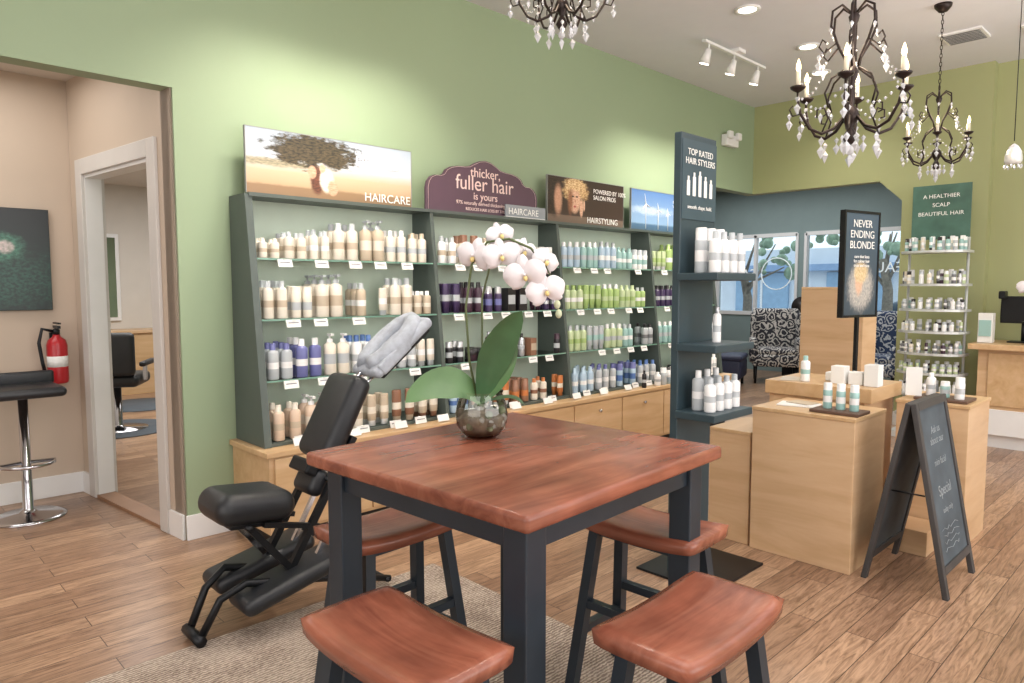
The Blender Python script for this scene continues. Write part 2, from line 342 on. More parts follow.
# ceiling fixtures
def downlight(x,y,z=H,power=45):
    b=MB(); b.lathe([(.095,0),(.095,-.012),(.07,-.012),(.065,-.004)],(x,y,z),WHITE,24); b.lathe([(.066,-.005),(.066,-.006)],(x,y,z),LAMP,24)
    o=b.build('recessed_ceiling_light')
    l=D.lights.new('downlight','SPOT'); l.energy=power; l.spot_size=2.4; l.spot_blend=.8; l.shadow_soft_size=.06; l.color=(1,.93,.82)
    lo=D.objects.new('downlight_lamp',l); C.collection.objects.link(lo); lo.location=(x,y,z-.03); setpar(lo,o)
for x,y in ((4.97,2.64),(6.09,2.67),(3.2,.3),(5.6,.2),(6.9,2.9),(1.7,2.6)): downlight(x,y)  # first two are fitted lights; the others are added to brighten the room
def track(xc,spots,aim):
    b=MB(); b.box((xc,3.15,H-.04),(1.05,.03,.02),WHITE); b.box((xc,3.15,H-.015),(.12,.12,.03),WHITE)
    for x in spots:
        b.tube([(x,3.15,H-.04),(x,3.15,H-.1)],.008,WHITE,8)
        b.tube([(x,3.15,H-.09),(x,3.19,H-.2)],[.022,.045],WHITE,14); b.tube([(x,3.19,H-.2),(x,3.191,H-.203)],.038,LAMP,14)
    o=b.build('track_light')
    for x in spots:
        l=D.lights.new('track_spot','SPOT'); l.energy=55; l.spot_size=1.7; l.spot_blend=.8; l.shadow_soft_size=.06; l.color=(1,.92,.8)
        lo=D.objects.new('track_spot_lamp',l); C.collection.objects.link(lo); lo.location=(x,3.2,H-.22); lo.rotation_euler=(math.radians(aim),0,0); setpar(lo,o)
track(5.75,(5.3,5.72,6.15),20); track(2.2,(1.8,2.2,2.65),20)  # second track is added, out of view, to put more light on the shelves
for x,y in ((6.75,1.67),(6.95,1.15)):
    b=MB(); b.box((x,y,H-.008),(.3,.3,.016),WHITE)
    for i in range(7): b.box((x-.12+i*.04,y,H-.018),(.012,.26,.01),plain('vent_shadow',(120,120,122),.6))
    b.build('air_vent')
b=MB(); b.box((7.09,YW-.04,2.98),(.26,.07,.12),WHITE,bev=.01); b.box((7.0,YW-.09,3.03),(.08,.05,.08),WHITE,bev=.015); b.box((7.18,YW-.09,3.03),(.08,.05,.08),WHITE,bev=.015); b.build('emergency_light')
# ================================================================= RACK + CABINET
bays=[1.64,2.88,4.12,5.36,6.42]; zs=[.555,.89,1.225,1.56]; ZT=1.906
def fy(z): return 3.755-(ZT-z)/(ZT-.54)*.16
b=MB()
for i,x in enumerate(bays):
    w=.02 if i in (0,4) else .014
    b.add([(x-w,YW-.01,.532),(x-w,3.59,.532),(x-w,fy(ZT),ZT),(x-w,YW-.01,ZT),(x+w,YW-.01,.532),(x+w,3.59,.532),(x+w,fy(ZT),ZT),(x+w,YW-.01,ZT)],[(3,2,1,0),(4,5,6,7),(0,1,5,4),(1,2,6,5),(2,3,7,6),(3,0,4,7)],RACK)
b.b2(bays[0],bays[-1],3.745,YW-.01,ZT-.012,ZT+.008,RACK)
b.b2(bays[0],bays[-1],YW-.02,YW-.008,.532,ZT,RACKB)
b.b2(bays[0],bays[-1],3.6,YW-.01,.532,.55,RACK)
for z in zs[1:]:
    y=fy(z)
    for i in range(4):
        b.b2(bays[i]+.02,bays[i+1]-.02,y+.004,YW-.02,z-.010,z-.002,SHELFG); b.b2(bays[i]+.02,bays[i+1]-.02,y,y+.004,z-.011,z-.001,EDGEG)
rack=b.build('retail_shelving_unit')
b=MB(); b.b2(1.6,6.46,3.5,YW-.002,.08,.5,MAPLEH); b.b2(1.58,6.48,3.48,YW-.002,.5,.53,MAPLEH,bev=.004); b.b2(1.63,6.43,3.55,YW-.002,0,.08,BLK)
n=8
for i in range(n):
    w=(6.44-1.62)/n; x=1.62+w*i
    b.box((x+w/2,3.492,.295),(w-.012,.018,.39),MAPLEH,bev=.003); b.tube([(x+w/2,3.483,.42),(x+w/2,3.462,.42)],[.008,.013],CHROME,10)
b.build('storage_cabinet')
def col(n,c,r=.35,m=0): return plain('bottle_'+n,c,r,m,.03)
BC={'cream':col('cream',(228,220,206)),'tan':col('tan',(196,180,158)),'white':col('white',(240,240,240)),'gray':col('gray',(184,190,194)),'lblue':col('lblue',(176,200,218)),
'teal':col('teal',(156,194,190)),'green':col('green',(164,192,120)),'lgreen':col('lgreen',(192,208,164)),'purple':col('purple',(62,46,84)),'violet':col('violet',(108,112,166)),
'plum':col('plum',(66,42,58)),'orange':col('orange',(202,124,70)),'brown':col('brown',(142,102,80)),'black':col('black',(36,34,38)),'silver':col('silver',(196,198,202),.25,.6),'blue':col('blue',(86,120,180)),'peach':col('peach',(218,194,172)),'dgray':col('dgray',(116,118,122))}
def bottle(b,x,y,z,h,r,body,cap,lab,kind=0,seg=10):
    B,K,Q=BC[body],BC[cap],BC[lab]
    if kind==0:
        b.lathe([(r*.93,0),(r,.006),(r,.3*h),(r,.48*h),(r,.74*h),(r*.85,.79*h),(r*.5,.82*h),(r*.5,.985*h),(r*.44,h)],(x,y,z),[B,B,Q,B,B,B,K,K],seg)
    elif kind==1:
        b.lathe([(r*.8,0),(r*.8,.16*h),(r*.95,.18*h),(r,.4*h),(r,.62*h),(r*.95,.96*h),(r*.9,h)],(x,y,z),[K,K,B,Q,B,B],seg,sq=.7)
    elif kind==2:
        b.lathe([(r*.93,0),(r,.006),(r,.26*h),(r,.5*h),(r,.72*h),(r*.45,.78*h),(r*.45,.86*h),(r*.14,.87*h),(r*.14,.95*h)],(x,y,z),[B,B,Q,B,B,K,K,K],seg)
        b.box((x,y-r*.3,z+.965*h),(r*.55,r*1.3,.05*h),K)
    elif kind==3:
        b.box((x,y,z+h/2),(r*2,r*2,h),B); b.box((x,y-r-.001,z+h*.5),(r*1.7,.002,h*.4),Q)
    elif kind==5:
        b.lathe([(r*.95,0),(r,.005),(r,.25*h),(r,.5*h),(r,.72*h),(r*.93,.73*h),(r*.93,.98*h),(r*.85,h)],(x,y,z),[B,B,Q,B,K,K,K],seg)
    else:
        b.lathe([(r,0),(r,.5*h),(r*1.04,.52*h),(r*1.04,h)],(x,y,z),[B,K,K],seg+2)
plan=[
 [[('cream','cream','tan',0,.11,.025),('cream','gray','tan',0,.15,.028),('cream','gray','white',0,.17,.026),('cream','gray','tan',0,.22,.035),('tan','gray','cream',2,.25,.038),('cream','white','gray',0,.2,.03),('cream','tan','gray',0,.19,.03)],
  [('cream','gray','tan',0,.21,.03),('cream','cream','gray',5,.18,.027),('cream','gray','tan',2,.25,.038),('tan','gray','white',0,.2,.03),('cream','gray','white',1,.17,.028),('cream','gray','tan',0,.23,.036),('tan','white','cream',0,.15,.026)],
  [('gray','violet','white',0,.2,.032),('violet','white','white',0,.22,.034),('cream','white','gray',2,.24,.036),('white','blue','gray',0,.22,.032),('white','white','gray',5,.18,.03),('gray','blue','white',0,.16,.028),('cream','gray','white',1,.17,.028)],
  [('peach','cream','tan',0,.2,.032),('peach','white','cream',2,.23,.037),('cream','gray','tan',0,.2,.032),('tan','white','cream',1,.19,.03),('brown','tan','cream',1,.2,.033),('tan','brown','cream',1,.19,.032)]],
 [[('white','gray','tan',0,.18,.028),('cream','brown','gray',5,.2,.03),('white','tan','gray',0,.19,.028),('cream','gray','white',4,.1,.034),('white','green','gray',0,.16,.028),('white','gray','tan',1,.15,.028)],
  [('purple','purple','gray',1,.2,.03),('plum','black','gray',0,.21,.03),('purple','silver','violet',5,.18,.028),('black','black','gray',3,.17,.04),('plum','plum','gray',1,.16,.026),('purple','black','silver',0,.15,.026)],
  [('black','silver','gray',5,.14,.026),('plum','black','tan',4,.08,.034),('plum','silver','tan',0,.19,.026),('silver','black','gray',0,.17,.024),('brown','black','tan',3,.13,.03),('black','plum','gray',5,.15,.025)],
  [('lblue','white','blue',0,.17,.028),('peach','white','orange',1,.17,.028),('orange','white','cream',1,.17,.028),('brown','brown','orange',5,.17,.03),('cream','orange','brown',0,.16,.028),('orange','orange','cream',1,.16,.028)]],
 [[('lblue','white','gray',0,.2,.03),('teal','white','gray',0,.21,.03),('lblue','gray','white',0,.22,.03),('teal','teal','white',0,.18,.028),('white','gray','teal',5,.17,.028)],
  [('lgreen','green','white',0,.19,.03),('green','green','lgreen',1,.19,.03),('green','white','lgreen',0,.2,.031),('lgreen','lgreen','green',0,.19,.03),('green','gray','white',0,.17,.028)],
  [('lgreen','gray','green',0,.2,.031),('gray','gray','teal',1,.19,.03),('lgreen','white','gray',0,.2,.031),('teal','gray','white',0,.19,.029),('gray','black','dgray',0,.18,.03)],
  [('lblue','lblue','white',0,.2,.031),('gray','violet','white',0,.2,.03),('lblue','violet','blue',5,.19,.03),('gray','blue','white',0,.19,.03)]],
 [[('lgreen','white','green',1,.17,.03),('green','green','white',0,.24,.036),('silver','black','gray',0,.2,.03),('gray','black','white',0,.2,.03)],
  [('purple','black','gray',0,.19,.03),('plum','black','gray',1,.18,.03),('black','purple','silver',5,.18,.028)],
  [('teal','white','gray',0,.19,.03),('lblue','black','white',1,.18,.03),('silver','black','gray',0,.2,.029)],
  [('white','black','gray',4,.1,.04),('gray','black','white',0,.17,.03),('white','white','gray',0,.17,.03)]]]
for i in range(4):
    b=MB()
    for lv in range(4):
        z=zs[3-lv]; groups=plan[i][lv]; x=bays[i]+.04; xe=bays[i+1]-.03
        tot=sum(g[5]*2+.035 for g in groups)
        for g in groups:
            body,cap,lab,kind,h,r=g; W=(xe-bays[i]-.04)*(g[5]*2+.035)/tot
            nc=max(2,int((W-.004)/(2*r+.012))); st=(W-.004)/nc
            for c in range(nc):
                if random.random()<.06: continue
                nr=random.choice((1,2,2,3))
                for q in range(nr):
                    yy=fy(z)+.045+q*(2*r+.006)
                    if yy+r>YW-.03: break
                    bottle(b,x+st*(c+.5)+random.uniform(-.003,.003),yy+random.uniform(-.004,.004),z,h*random.uniform(.985,1.01),r,body,cap,lab,kind,12 if q<1 else 9)
            x+=W
    b.build('hair_product_bottles')
b=MB()
for i in range(4):
    for z in zs:
        y=fy(z)-.022; n=5 if i<3 else 4
        for k in range(n):
            if random.random()<.1: continue
            x=bays[i]+.1+(bays[i+1]-bays[i]-.2)*(k+random.uniform(.2,.5))/n
            zz=z-.028 if z>.6 else .556
            b.box((0,0,0),(.085,.003,.045),PAPER,T(x,y,zz)@R(-18,'X'))
            b.box((0,-.002,.004),(.06,.001,.005),BC['dgray'],T(x,y,zz)@R(-18,'X')); b.box((0,.006,.02),(.02,.02,.002),PAPER,T(x,y,zz))
for k in range(10):
    x=1.8+k*.33; b.box((0,0,0),(.09,.003,.045),PAPER,T(x,3.53,.557)@R(-25,'X'))
b.build('shelf_price_tags')
b=MB(); bottle(b,5.0,3.53,.531,.15,.02,'black','black','gray')
for k in range(4): bottle(b,5.2+.09*k,3.53,.531,.12+.03*(k%2),.03,['white','gray','lblue','white'][k],'white','gray',[0,5,4,3][k])
b.build('counter_bottles')
# ---- signs above the rack
YS=3.84
def board(name,x0,x1,z0,z1,mat,frame=None):
    b=MB(); b.b2(x0,x1,YS,YS+.015,z0,z1,mat)
    if frame:
        w=.004
        for a in ((x0-w,x0,z0-w,z1+w),(x1,x1+w,z0-w,z1+w)): b.b2(a[0],a[1],YS-.002,YS+.018,a[2],a[3],frame)
        b.b2(x0,x1,YS-.002,YS+.018,z1,z1+w,frame); b.b2(x0,x1,YS-.002,YS+.018,z0-w,z0,frame)
    return b.build(name)
def signp(x,z,eps=.003): return T(x,YS-eps,z)
ALU=plain('frame_aluminium',(150,150,150),.4,.3)
pm=printmat('poster_tree_field',[(0,(142,112,82)),(.17,(150,120,90)),(.2,(192,162,128)),(.4,(204,180,150)),(.5,(204,198,190)),(.56,(200,206,214)),(1,(172,184,200))],[
 (.14,.5,.3,.06,(140,134,112),(180,168,140),.8,.5),
 (.37,.5,.02,.26,(56,44,36),(78,62,50),.3,.3),
 (.37,.76,.25,.26,(44,40,30),(84,74,52),1.9,.22),(.27,.66,.1,.14,(50,44,32),(92,80,56),1.8,.25),(.48,.66,.1,.14,(50,44,32),(92,80,56),1.8,.25),
 (.39,.3,.04,.22,(84,50,38),(120,72,54),.5,.25),(.445,.32,.042,.2,(226,206,190),(240,228,214),.3,.2),(.42,.5,.018,.07,(214,168,140),(226,184,156),.1,.2),(.48,.2,.03,.12,(206,154,124),(220,176,148),.3,.2),
 (.36,.42,.024,.1,(206,154,124),(220,176,148),.2,.2)],.05)
p=board('haircare_poster',1.67,2.78,1.925,2.285,pm,ALU)
W_=plain('print_white',(245,245,242),.5,var=.01); BL=plain('print_blush',(236,210,204),.5,var=.01)
text('UP TO 99% NATURALLY',signp(2.36,2.215),.032,W_,p); text('DERIVED',signp(2.36,2.15),.085,W_,p); text('INGREDIENTS',signp(2.36,2.11),.03,W_,p)
text('HAIRCARE',signp(2.42,1.94,.004),.074,W_,p)
PL=plain('plum_sign',(92,68,82),.5)
b=MB(); x0,x1=2.90,3.98; cx=(x0+x1)/2; hw=(x1-x0)/2
def outl():
    up=[]
    key=[(-1,0),(-1,.38),(-.98,.5),(-.93,.58),(-.86,.62),(-.78,.62),(-.72,.66),(-.68,.74),(-.6,.8),(-.5,.83),(-.38,.84),(-.28,.86),(-.2,.92),(-.1,.98),(0,1)]
    for a,c in key: up.append((cx+a*hw,1.92+c*.39))
    for a,c in key[::-1][1:]: up.append((cx-a*hw,1.92+c*.39))
    return up
oo=outl(); n=len(oo)
vs=[(x,YS,z) for x,z in oo]+[(x,YS+.015,z) for x,z in oo]
b.add(vs,[tuple(range(n)),tuple(range(2*n-1,n-1,-1))]+[((i+1)%n,i,n+i,n+(i+1)%n) for i in range(n)],PL)
p=b.build('ornate_plum_sign')
b=MB(); pts=[(cx+(x-cx)*.965,YS-.004,1.93+(z-1.92)*.955) for x,z in oo]
b.tube(pts,.0012,BL,6); b.build('sign_border',p)
text('thicker,',signp(cx,2.185),.095,BL,p,align='CENTER'); text('fuller hair',signp(cx,2.09),.145,BL,p,align='CENTER'); text('is yours',signp(cx,2.025),.075,BL,p,align='CENTER'); text('97% naturally derived thickening tonic',signp(cx,1.985),.036,BL,p,align='CENTER'); text('REDUCES HAIR LOSS BY 33%',signp(cx,1.945),.03,BL,p,align='CENTER')
b=MB(); b.b2(3.6,4.02,YS-.05,YS-.035,1.925,2.01,plain('label_grey',(150,156,162),.4)); b.b2(3.6,4.02,YS-.05,YS-.005,1.915,1.925,PAPER); p=b.build('haircare_label')
text('HAIRCARE',T(3.62,YS-.053,1.94),.068,W_,p)
SK1,SK2=(196,150,124),(222,184,158)
pm=printmat('poster_portrait',[(0,(110,92,80)),(.17,(120,102,90)),(.19,(66,52,46)),(1,(54,42,38))],[
 (.07,.6,.13,.42,(30,24,22),(58,42,36),.6,.25),(.13,.5,.045,.3,(186,140,114),(204,160,134),.3,.4),
 (.35,.74,.15,.26,(160,118,74),(224,194,148),1.2,.25),(.335,.52,.07,.28,SK1,SK2,.12,.18),(.28,.5,.03,.26,(130,88,66),(156,108,82),.2,.6),
 (.33,.87,.12,.13,(176,134,86),(232,206,162),1.2,.3),
 (.312,.6,.014,.02,(44,30,26),(60,40,32),.3,.4),(.362,.6,.014,.02,(44,30,26),(60,40,32),.3,.4),(.337,.38,.016,.024,(164,70,70),(180,86,84),.1,.3),(.342,.5,.008,.03,(176,124,98),(180,130,102),.1,.6),
 (.42,.36,.022,.2,SK1,SK2,.3,.25),(.455,.42,.012,.12,SK1,SK2,.3,.25)],.02)
p=board('hairstyling_poster',4.1,5.08,1.925,2.285,pm,ALU)
text('POWERED BY 100%\nSALON PROS',signp(4.66,2.19,.004),.052,W_,p); text('HAIRSTYLING',signp(4.58,1.94,.004),.068,W_,p)
pm=printmat('poster_sky',[(0,(70,96,120)),(.16,(80,112,142)),(.2,(140,172,206)),(1,(84,122,178))],[(.3,.5,.3,.1,(190,206,224),(170,192,218),1.5,.6)],.03)
p=board('wind_power_poster',5.2,6.2,1.925,2.285,pm,ALU)
b=MB()
for tx,tz,s in ((5.42,2.16,.1),(5.62,2.12,.07),(5.78,2.1,.05)):
    b.tube([(tx,YS-.003,1.94),(tx,YS-.003,tz)],.0035,W_,5)
    for a in (90,210,330):
        b.tube([(tx,YS-.004,tz),(tx+s*math.cos(math.radians(a+12)),YS-.004,tz+s*math.sin(math.radians(a+12)))],[.006,.001],W_,5)
b.build('printed_picture',p); text('MADE WITH 100%\nWIND POWER',signp(5.86,2.2,.004),.04,W_,p)
# ================================================================= TOWER
TW=plain('tower_slate',(50,68,76),.45,0,.06)
b=MB()
b.b2(2.86,3.17,1.83,1.87,0.012,2.12,TW,bev=.004)
b.box((3.05,1.8,.006),(.5,.42,.012),BLK,bev=.003)
for z in (1.43,1.1,.78): b.b2(2.84,3.2,1.62,1.83,z,z+.035,TW,bev=.004)
b.b2(2.865,3.165,1.825,1.83,1.72,2.09,plain('tower_panel',(60,80,90),.45))
tower=b.build('product_display_tower')
text('TOP RATED\nHAIR STYLERS',T(3.015,1.822,2.02),.042,W_,tower,align='CENTER')
b=MB()
for k in range(5):
    x=2.91+k*.05; hh=[.07,.09,.1,.08,.07][k]; b.b2(x-.012,x+.012,1.82,1.823,1.83,1.83+hh,W_); b.b2(x-.006,x+.006,1.82,1.823,1.83+hh,1.85+hh,W_)
b.build('bottle_icons',tower)
text('smooth. shape. hold.',T(3.015,1.822,1.77),.026,W_,tower,align='CENTER')
b=MB()
for k in range(4): bottle(b,2.92+k*.075,1.68,1.466,.19,.028,'white','gray','gray',0)
for k in range(3): bottle(b,2.93+k*.08,1.76,1.466,.21,.029,'gray','white','white',5)
bottle(b,3.02,1.72,1.136,.17,.02,'white','silver','gray')
for k in range(4): bottle(b,2.92+k*.075,1.69,.816,.16,.028,'white','gray','gray',0)
for k in range(3): bottle(b,2.93+k*.08,1.76,.816,.19,.029,'gray','white','white')
b.build('display_tower_bottles')
# ================================================================= WOOD PLINTHS
def plinth(name,x0,x1,y0,y1,z,ov=0):
    b=MB(); b.b2(x0,x1,y0,y1,0,z-.02,MAPLE,bev=.003); b.b2(x0-ov,x1+ov,y0-ov,y1+ov,z-.02,z,MAPLEH,bev=.003); return b.build(name)
plinth('display_plinth',3.48,3.9,1.24,1.76,.77,.004)
plinth('display_plinth',3.5,3.92,1.78,2.02,.62,.003)
b=MB(); b.b2(4.0,4.45,1.38,1.92,0,.77,MAPLE,bev=.003); b.b2(3.98,4.47,1.34,1.94,.77,.85,MAPLEH,bev=.004); b.build('display_plinth')
plinth('display_plinth',4.26,4.7,.95,1.3,.775,.006)
b=MB(); b.b2(4.0,4.24,1.05,1.33,0,.13,MAPLE,bev=.003); b.build('display_riser')
plinth('display_plinth',4.9,5.15,1.72,2.14,1.4)
TRAY=plain('tray_walnut',(96,72,60),.5)
b=MB()
def tray(b,cx,cy,z,w,l): b.box((cx,cy,z+.009),(w,l,.016),TRAY,bev=.004)
tray(b,3.6,1.36,.77,.16,.24)
for k in range(3): bottle(b,3.6,1.29+k*.065,.787,.13,.022,'teal','white','white',5)
b.box((3.68,1.6,.774),(.14,.2,.006),PAPER,rz=12); b.box((3.72,1.6,.78),(.1,.13,.004),BC['tan'],rz=-10)
b.build('tester_tray')
b=MB(); tray(b,4.4,1.1,.775,.2,.26)
for k,(h,c,kd) in enumerate(((.12,'white',5),(.09,'teal',5),(.13,'white',0))): bottle(b,4.36+.02*k,1.02+k*.075,.792,h,.024,c,'white','gray',kd)
b.box((4.34,1.24,.872),(.004,.08,.16),PAPER,rz=15)
b.build('tester_tray')
b=MB(); bottle(b,4.05,1.73,.851,.15,.026,'white','teal','teal')
for dx,dy,h in ((.0,.0,.1),(.09,-.02,.06),(.02,-.09,.07),(.1,.07,.05),(.0,-.18,.12)): b.box((4.12+dx,1.56+dy,.851+h/2),(.08,.075,h),PAPER,bev=.003)
b.box((4.1,1.83,.853),(.2,.12,.004),BC['tan'],rz=20); b.box((4.2,1.42,.856),(.15,.06,.01),PAPER,rz=-10)
b.build('product_boxes')
P1=Vector((4.207,1.598,0)); P2=Vector((4.542,1.52,0)); dd=(P2-P1); Wd=dd.length; dd.normalize()
MS=Matrix(((dd.x,-dd.y,0,P1.x),(dd.y,dd.x,0,P1.y),(0,0,1,0),(0,0,0,1)))
pm=printmat('poster_counter',[(0,(60,74,86)),(1,(74,92,108))],[(.5,.28,.36,.22,(150,150,148),(196,190,182),.8,.3),(.45,.34,.12,.14,(206,168,140),(222,186,160),.4,.3),(.5,.42,.2,.1,(196,170,126),(226,206,166),1.0,.3)],.02)
b=MB()
for a in ((0,.014,1.22,1.845),(Wd-.014,Wd,1.22,1.845),(.014,Wd-.014,1.22,1.235),(.014,Wd-.014,1.83,1.845)): b.b2(a[0],a[1],-.004,.03,a[2],a[3],BLK,MS)
b.b2(.01,Wd-.01,.006,.026,1.23,1.84,BLK,MS)
b.b2(Wd/2-.01,Wd/2+.01,.005,.025,.86,1.22,BLK,MS); b.b2(Wd/2-.08,Wd/2+.08,-.04,.07,.851,.861,BLK,MS)
p=b.build('framed_counter_sign')
b=MB(); b.b2(.014,Wd-.014,0,.005,1.235,1.83,pm,MS); b.build('poster_print',p)
text('NEVER\nENDING\nBLONDE',MS@T(Wd/2,-.003,1.75),.062,W_,p,align='CENTER')
text('care that lasts\nfor colour hair\ntreat and tone',MS@T(Wd/2,-.003,1.57),.026,W_,p,align='CENTER')
# ================================================================= CHALKBOARD
CH=plain('chalkboard',(76,86,94),.75,0,.3,5); FR=plain('sign_frame_wood',(66,64,64),.6,0,.15)
CHK=plain('chalk',(146,154,158),.9,0,.2,40)
b=MB(); Lp=.886; a0=math.degrees(math.asin(.165/Lp))
MF=T(3.5,1.0,.868)@R(-a0,'X'); MBk=T(3.5,1.02,.868)@R(a0,'X')
for M_,s in ((MF,-1),(MBk,1)):
    b.b2(0,.035,-.012,.012,-Lp,0,FR,M_,bev=.003); b.b2(.435,.47,-.012,.012,-Lp,0,FR,M_,bev=.003)
    b.b2(.035,.435,-.012,.012,-.035,0,FR,M_); b.b2(.035,.435,-.012,.012,-.78,-.745,FR,M_)
    b.b2(.03,.44,-.004,.004,-.75,-.03,CH,M_)
b.tube([(3.52,.94,.45),(3.52,1.08,.45)],.004,BLK,6)
p=b.build('a_frame_chalkboard')
yy=-.0045
text('Ask us\nabout our',MF@T(.24,yy,-.16),.05,CHK,p,align='CENTER',ext=.0003); text('mini facial',MF@T(.24,yy,-.31),.045,CHK,p,align='CENTER',ext=.0003); text('Special',MF@T(.24,yy,-.45),.07,CHK,p,align='CENTER',ext=.0003); text('today only',MF@T(.24,yy,-.53),.035,CHK,p,align='CENTER',ext=.0003)
b=MB()
for k in range(4):
    b.tube([(.1+.02*math.sin(t*.9+k)+t*.03,yy,-.6-.03*k+.008*math.sin(t*2.1+k)) for t in range(9)],.0012,CHK,4,MF)
b.build('chalk_scribble',p)
# ================================================================= TABLE
MT=T(1.463,1.49,.013)@R(3.5,'Z')
b=MB(); b.box((0,0,.878),(.915,.88,.042),ACACIA,MT,bev=.012,seg=4,smooth=True)
for sx in (-1,1):
    for sy in (-1,1): b.box((sx*.375,sy*.36,.4285),(.072,.072,.857),NAVY,MT,bev=.004)
    b.box((sx*.385,0,.822),(.025,.65,.07),NAVY,MT); b.box((0,sx*.37,.822),(.68,.025,.07),NAVY,MT)
b.build('counter_height_table')
def stoolmesh():
    b=MB(); Lx,Ly,th=.47,.27,.045; nx,ny=18,10
    vs=[];fs=[]
    def pt(i,j,top):
        u=-1+2*i/nx; v=-1+2*j/ny
        fx=1-.035*abs(v)**6; fyy=1-.06*abs(u)**6 
        x=u*Lx/2*fx; y=v*Ly/2*fyy
        z=.605+.014*u*u-.007*(1-v*v)*(1-u*u)
        e=max(abs(u),abs(v))
        if not top: z-=th; x*=.985; y*=.97
        elif e>.999: z-=.010
        return (x,y,z)
    for top in (1,0):
        for i in range(nx+1):
            for j in range(ny+1): vs.append(pt(i,j,top))
    n=(nx+1)*(ny+1); I=lambda i,j:i*(ny+1)+j
    for i in range(nx):
        for j in range(ny):
            fs.append((I(i,j),I(i+1,j),I(i+1,j+1),I(i,j+1))); fs.append((n+I(i,j),n+I(i,j+1),n+I(i+1,j+1),n+I(i+1,j)))
    for i in range(nx): fs.append((I(i,0),n+I(i,0),n+I(i+1,0),I(i+1,0))); fs.append((I(i,ny),I(i+1,ny),n+I(i+1,ny),n+I(i,ny)))
    for j in range(ny): fs.append((I(0,j),I(0,j+1),n+I(0,j+1),n+I(0,j))); fs.append((I(nx,j),n+I(nx,j),n+I(nx,j+1),I(nx,j+1)))
    b.add(vs,fs,ACACIA,True)
    def leg(sx,sy,z): 
        t=1-z/.57; return (sx*(.155+.055*t),sy*(.075+.065*t),z)
    for sx in (-1,1):
        for sy in (-1,1): b.bar(leg(sx,sy,.58),leg(sx,sy,0),.036,NAVY)
        b.bar(leg(sx,-1,.2),leg(sx,1,.2),.028,NAVY)
        b.bar(leg(-1,sx,.3),leg(1,sx,.3),.028,NAVY)
    b.box((0,0,.553),(.32,.16,.035),NAVY)
    return b
sb=stoolmesh()
for k,(x,y,a) in enumerate(((.88,1.265,92),(1.43,.862,2),(1.31,1.93,2),(1.925,1.335,93))):
    if k==0: so=sb.build('saddle_stool',origin=(0,0,0)); so0=so
    else:
        so=D.objects.new('saddle_stool',so0.data); C.collection.objects.link(so)
    so.location=(x,y,.016); so.rotation_euler=(0,0,math.radians(a))
b=MB(); b.b2(-.5,2.1,.2,2.75,.0,.012,RUG,bev=.004); b.build('area_rug')
# ================================================================= ORCHID
def leaf(b,base,ctrl,tip,w,side,mat,fold=.2,n=14):
    base,ctrl,tip,side=map(Vector,(base,ctrl,tip,side)); vs=[];fs=[]
    side.normalize()
    for k in range(n+1):
        t=k/n; p=base*(1-t)**2+ctrl*2*t*(1-t)+tip*t*t
        tan=((ctrl-base)*(1-t)+(tip-ctrl)*t).normalized(); sd=(side-tan*side.dot(tan)).normalized(); nn=sd.cross(tan)
        ww=w*(math.sin(math.pi*min(1,(t*.9+.1)))**.55)*(.55+.45*min(1,t*2.2)) if k<n else .001
        for q in (-1,-.5,0,.5,1): vs.append(p+sd*ww*q+nn*(abs(q)*ww*fold))
    for k in range(n):
        for q in range(4): a=k*5+q; fs.append((a,a+1,a+6,a+5))
    b.add(vs,fs,mat,True)
def flower(b,c,nrm,s=.055,roll=0):
    nrm=Vector(nrm).normalized(); xa=Vector((0,0,1)).cross(nrm).normalized(); ya=nrm.cross(xa)
    q=Matrix(((xa.x,ya.x,nrm.x,0),(xa.y,ya.y,nrm.y,0),(xa.z,ya.z,nrm.z,0),(0,0,0,1))); M=T(*c)@q@R(roll,'Z')
    def pet(ang,l,w,zz):
        n=8; vs=[];fs=[]
        for k in range(n+1):
            t=k/n; ww=w*math.sin(math.pi*(.08+.88*t))**.6
            for qq in (-1,-.5,0,.5,1): vs.append((t*l,qq*ww,zz-.012*qq*qq+.2*l*math.sin(t*2.4)-.14*l*t*t))
        for k in range(n):
            for j in range(4): a=k*5+j; fs.append((a,a+1,a+6,a+5))
        b.add(vs,fs,PETAL,True,M@R(ang,'Z'))
    for a in (90,218,322): pet(a,s*1.05,s*.34,-.004)
    for a in (8,172): pet(a,s*1.15,s*.66,.008)
    b.ball((0,-.010,.014),(.007,.010,.009),LIPC,8,6,M); b.ball((0,.003,.017),(.005,.005,.007),PETAL,8,6,M)
rt=Vector((.7193,-.6947,0)); fw=Vector((.6947,.7193,0)); VB=Vector((1.5,1.696,.914))
def lp(u,v,dpt=0): return VB+rt*u+Vector((0,0,v))+fw*dpt
b=MB()
b.lathe([(.045,0),(.06,.008),(.082,.04),(.086,.075),(.078,.115),(.068,.14),(.071,.15)],VB,GLASS,28)
b.f.pop(); b.m.pop(); b.s.pop()
ob=b.build('orchid_plant')
b=MB(); b.lathe([(.04,.006),(.056,.012),(.075,.045),(.076,.065),(.06,.08),(.02,.085)],VB,SOIL,20)
PEB=plain('pebble',(188,186,180),.6,0,.2,20)
for i in range(60):
    a=random.uniform(0,6.28); h=random.uniform(.02,.1); r=.07*math.sqrt(max(0,1-((h-.06)/.075)**2)) if h<.085 else random.uniform(0,.055)
    b.ball(VB+Vector((r*math.cos(a),r*math.sin(a),h)),random.uniform(.009,.015),[SOIL,PEB,PEB,plain('root_green',(130,142,112),.6)][i%4],7,5)
b.build('potting_moss',ob)
b=MB(); B0=lp(0,.11)
LF2=plain('leaf_light',(92,124,80),.35,0,.15,9)
leaf(b,B0,lp(.03,.3,-.02),lp(.13,.41,-.04),.058,rt*1+fw*.3,LEAF,.25)
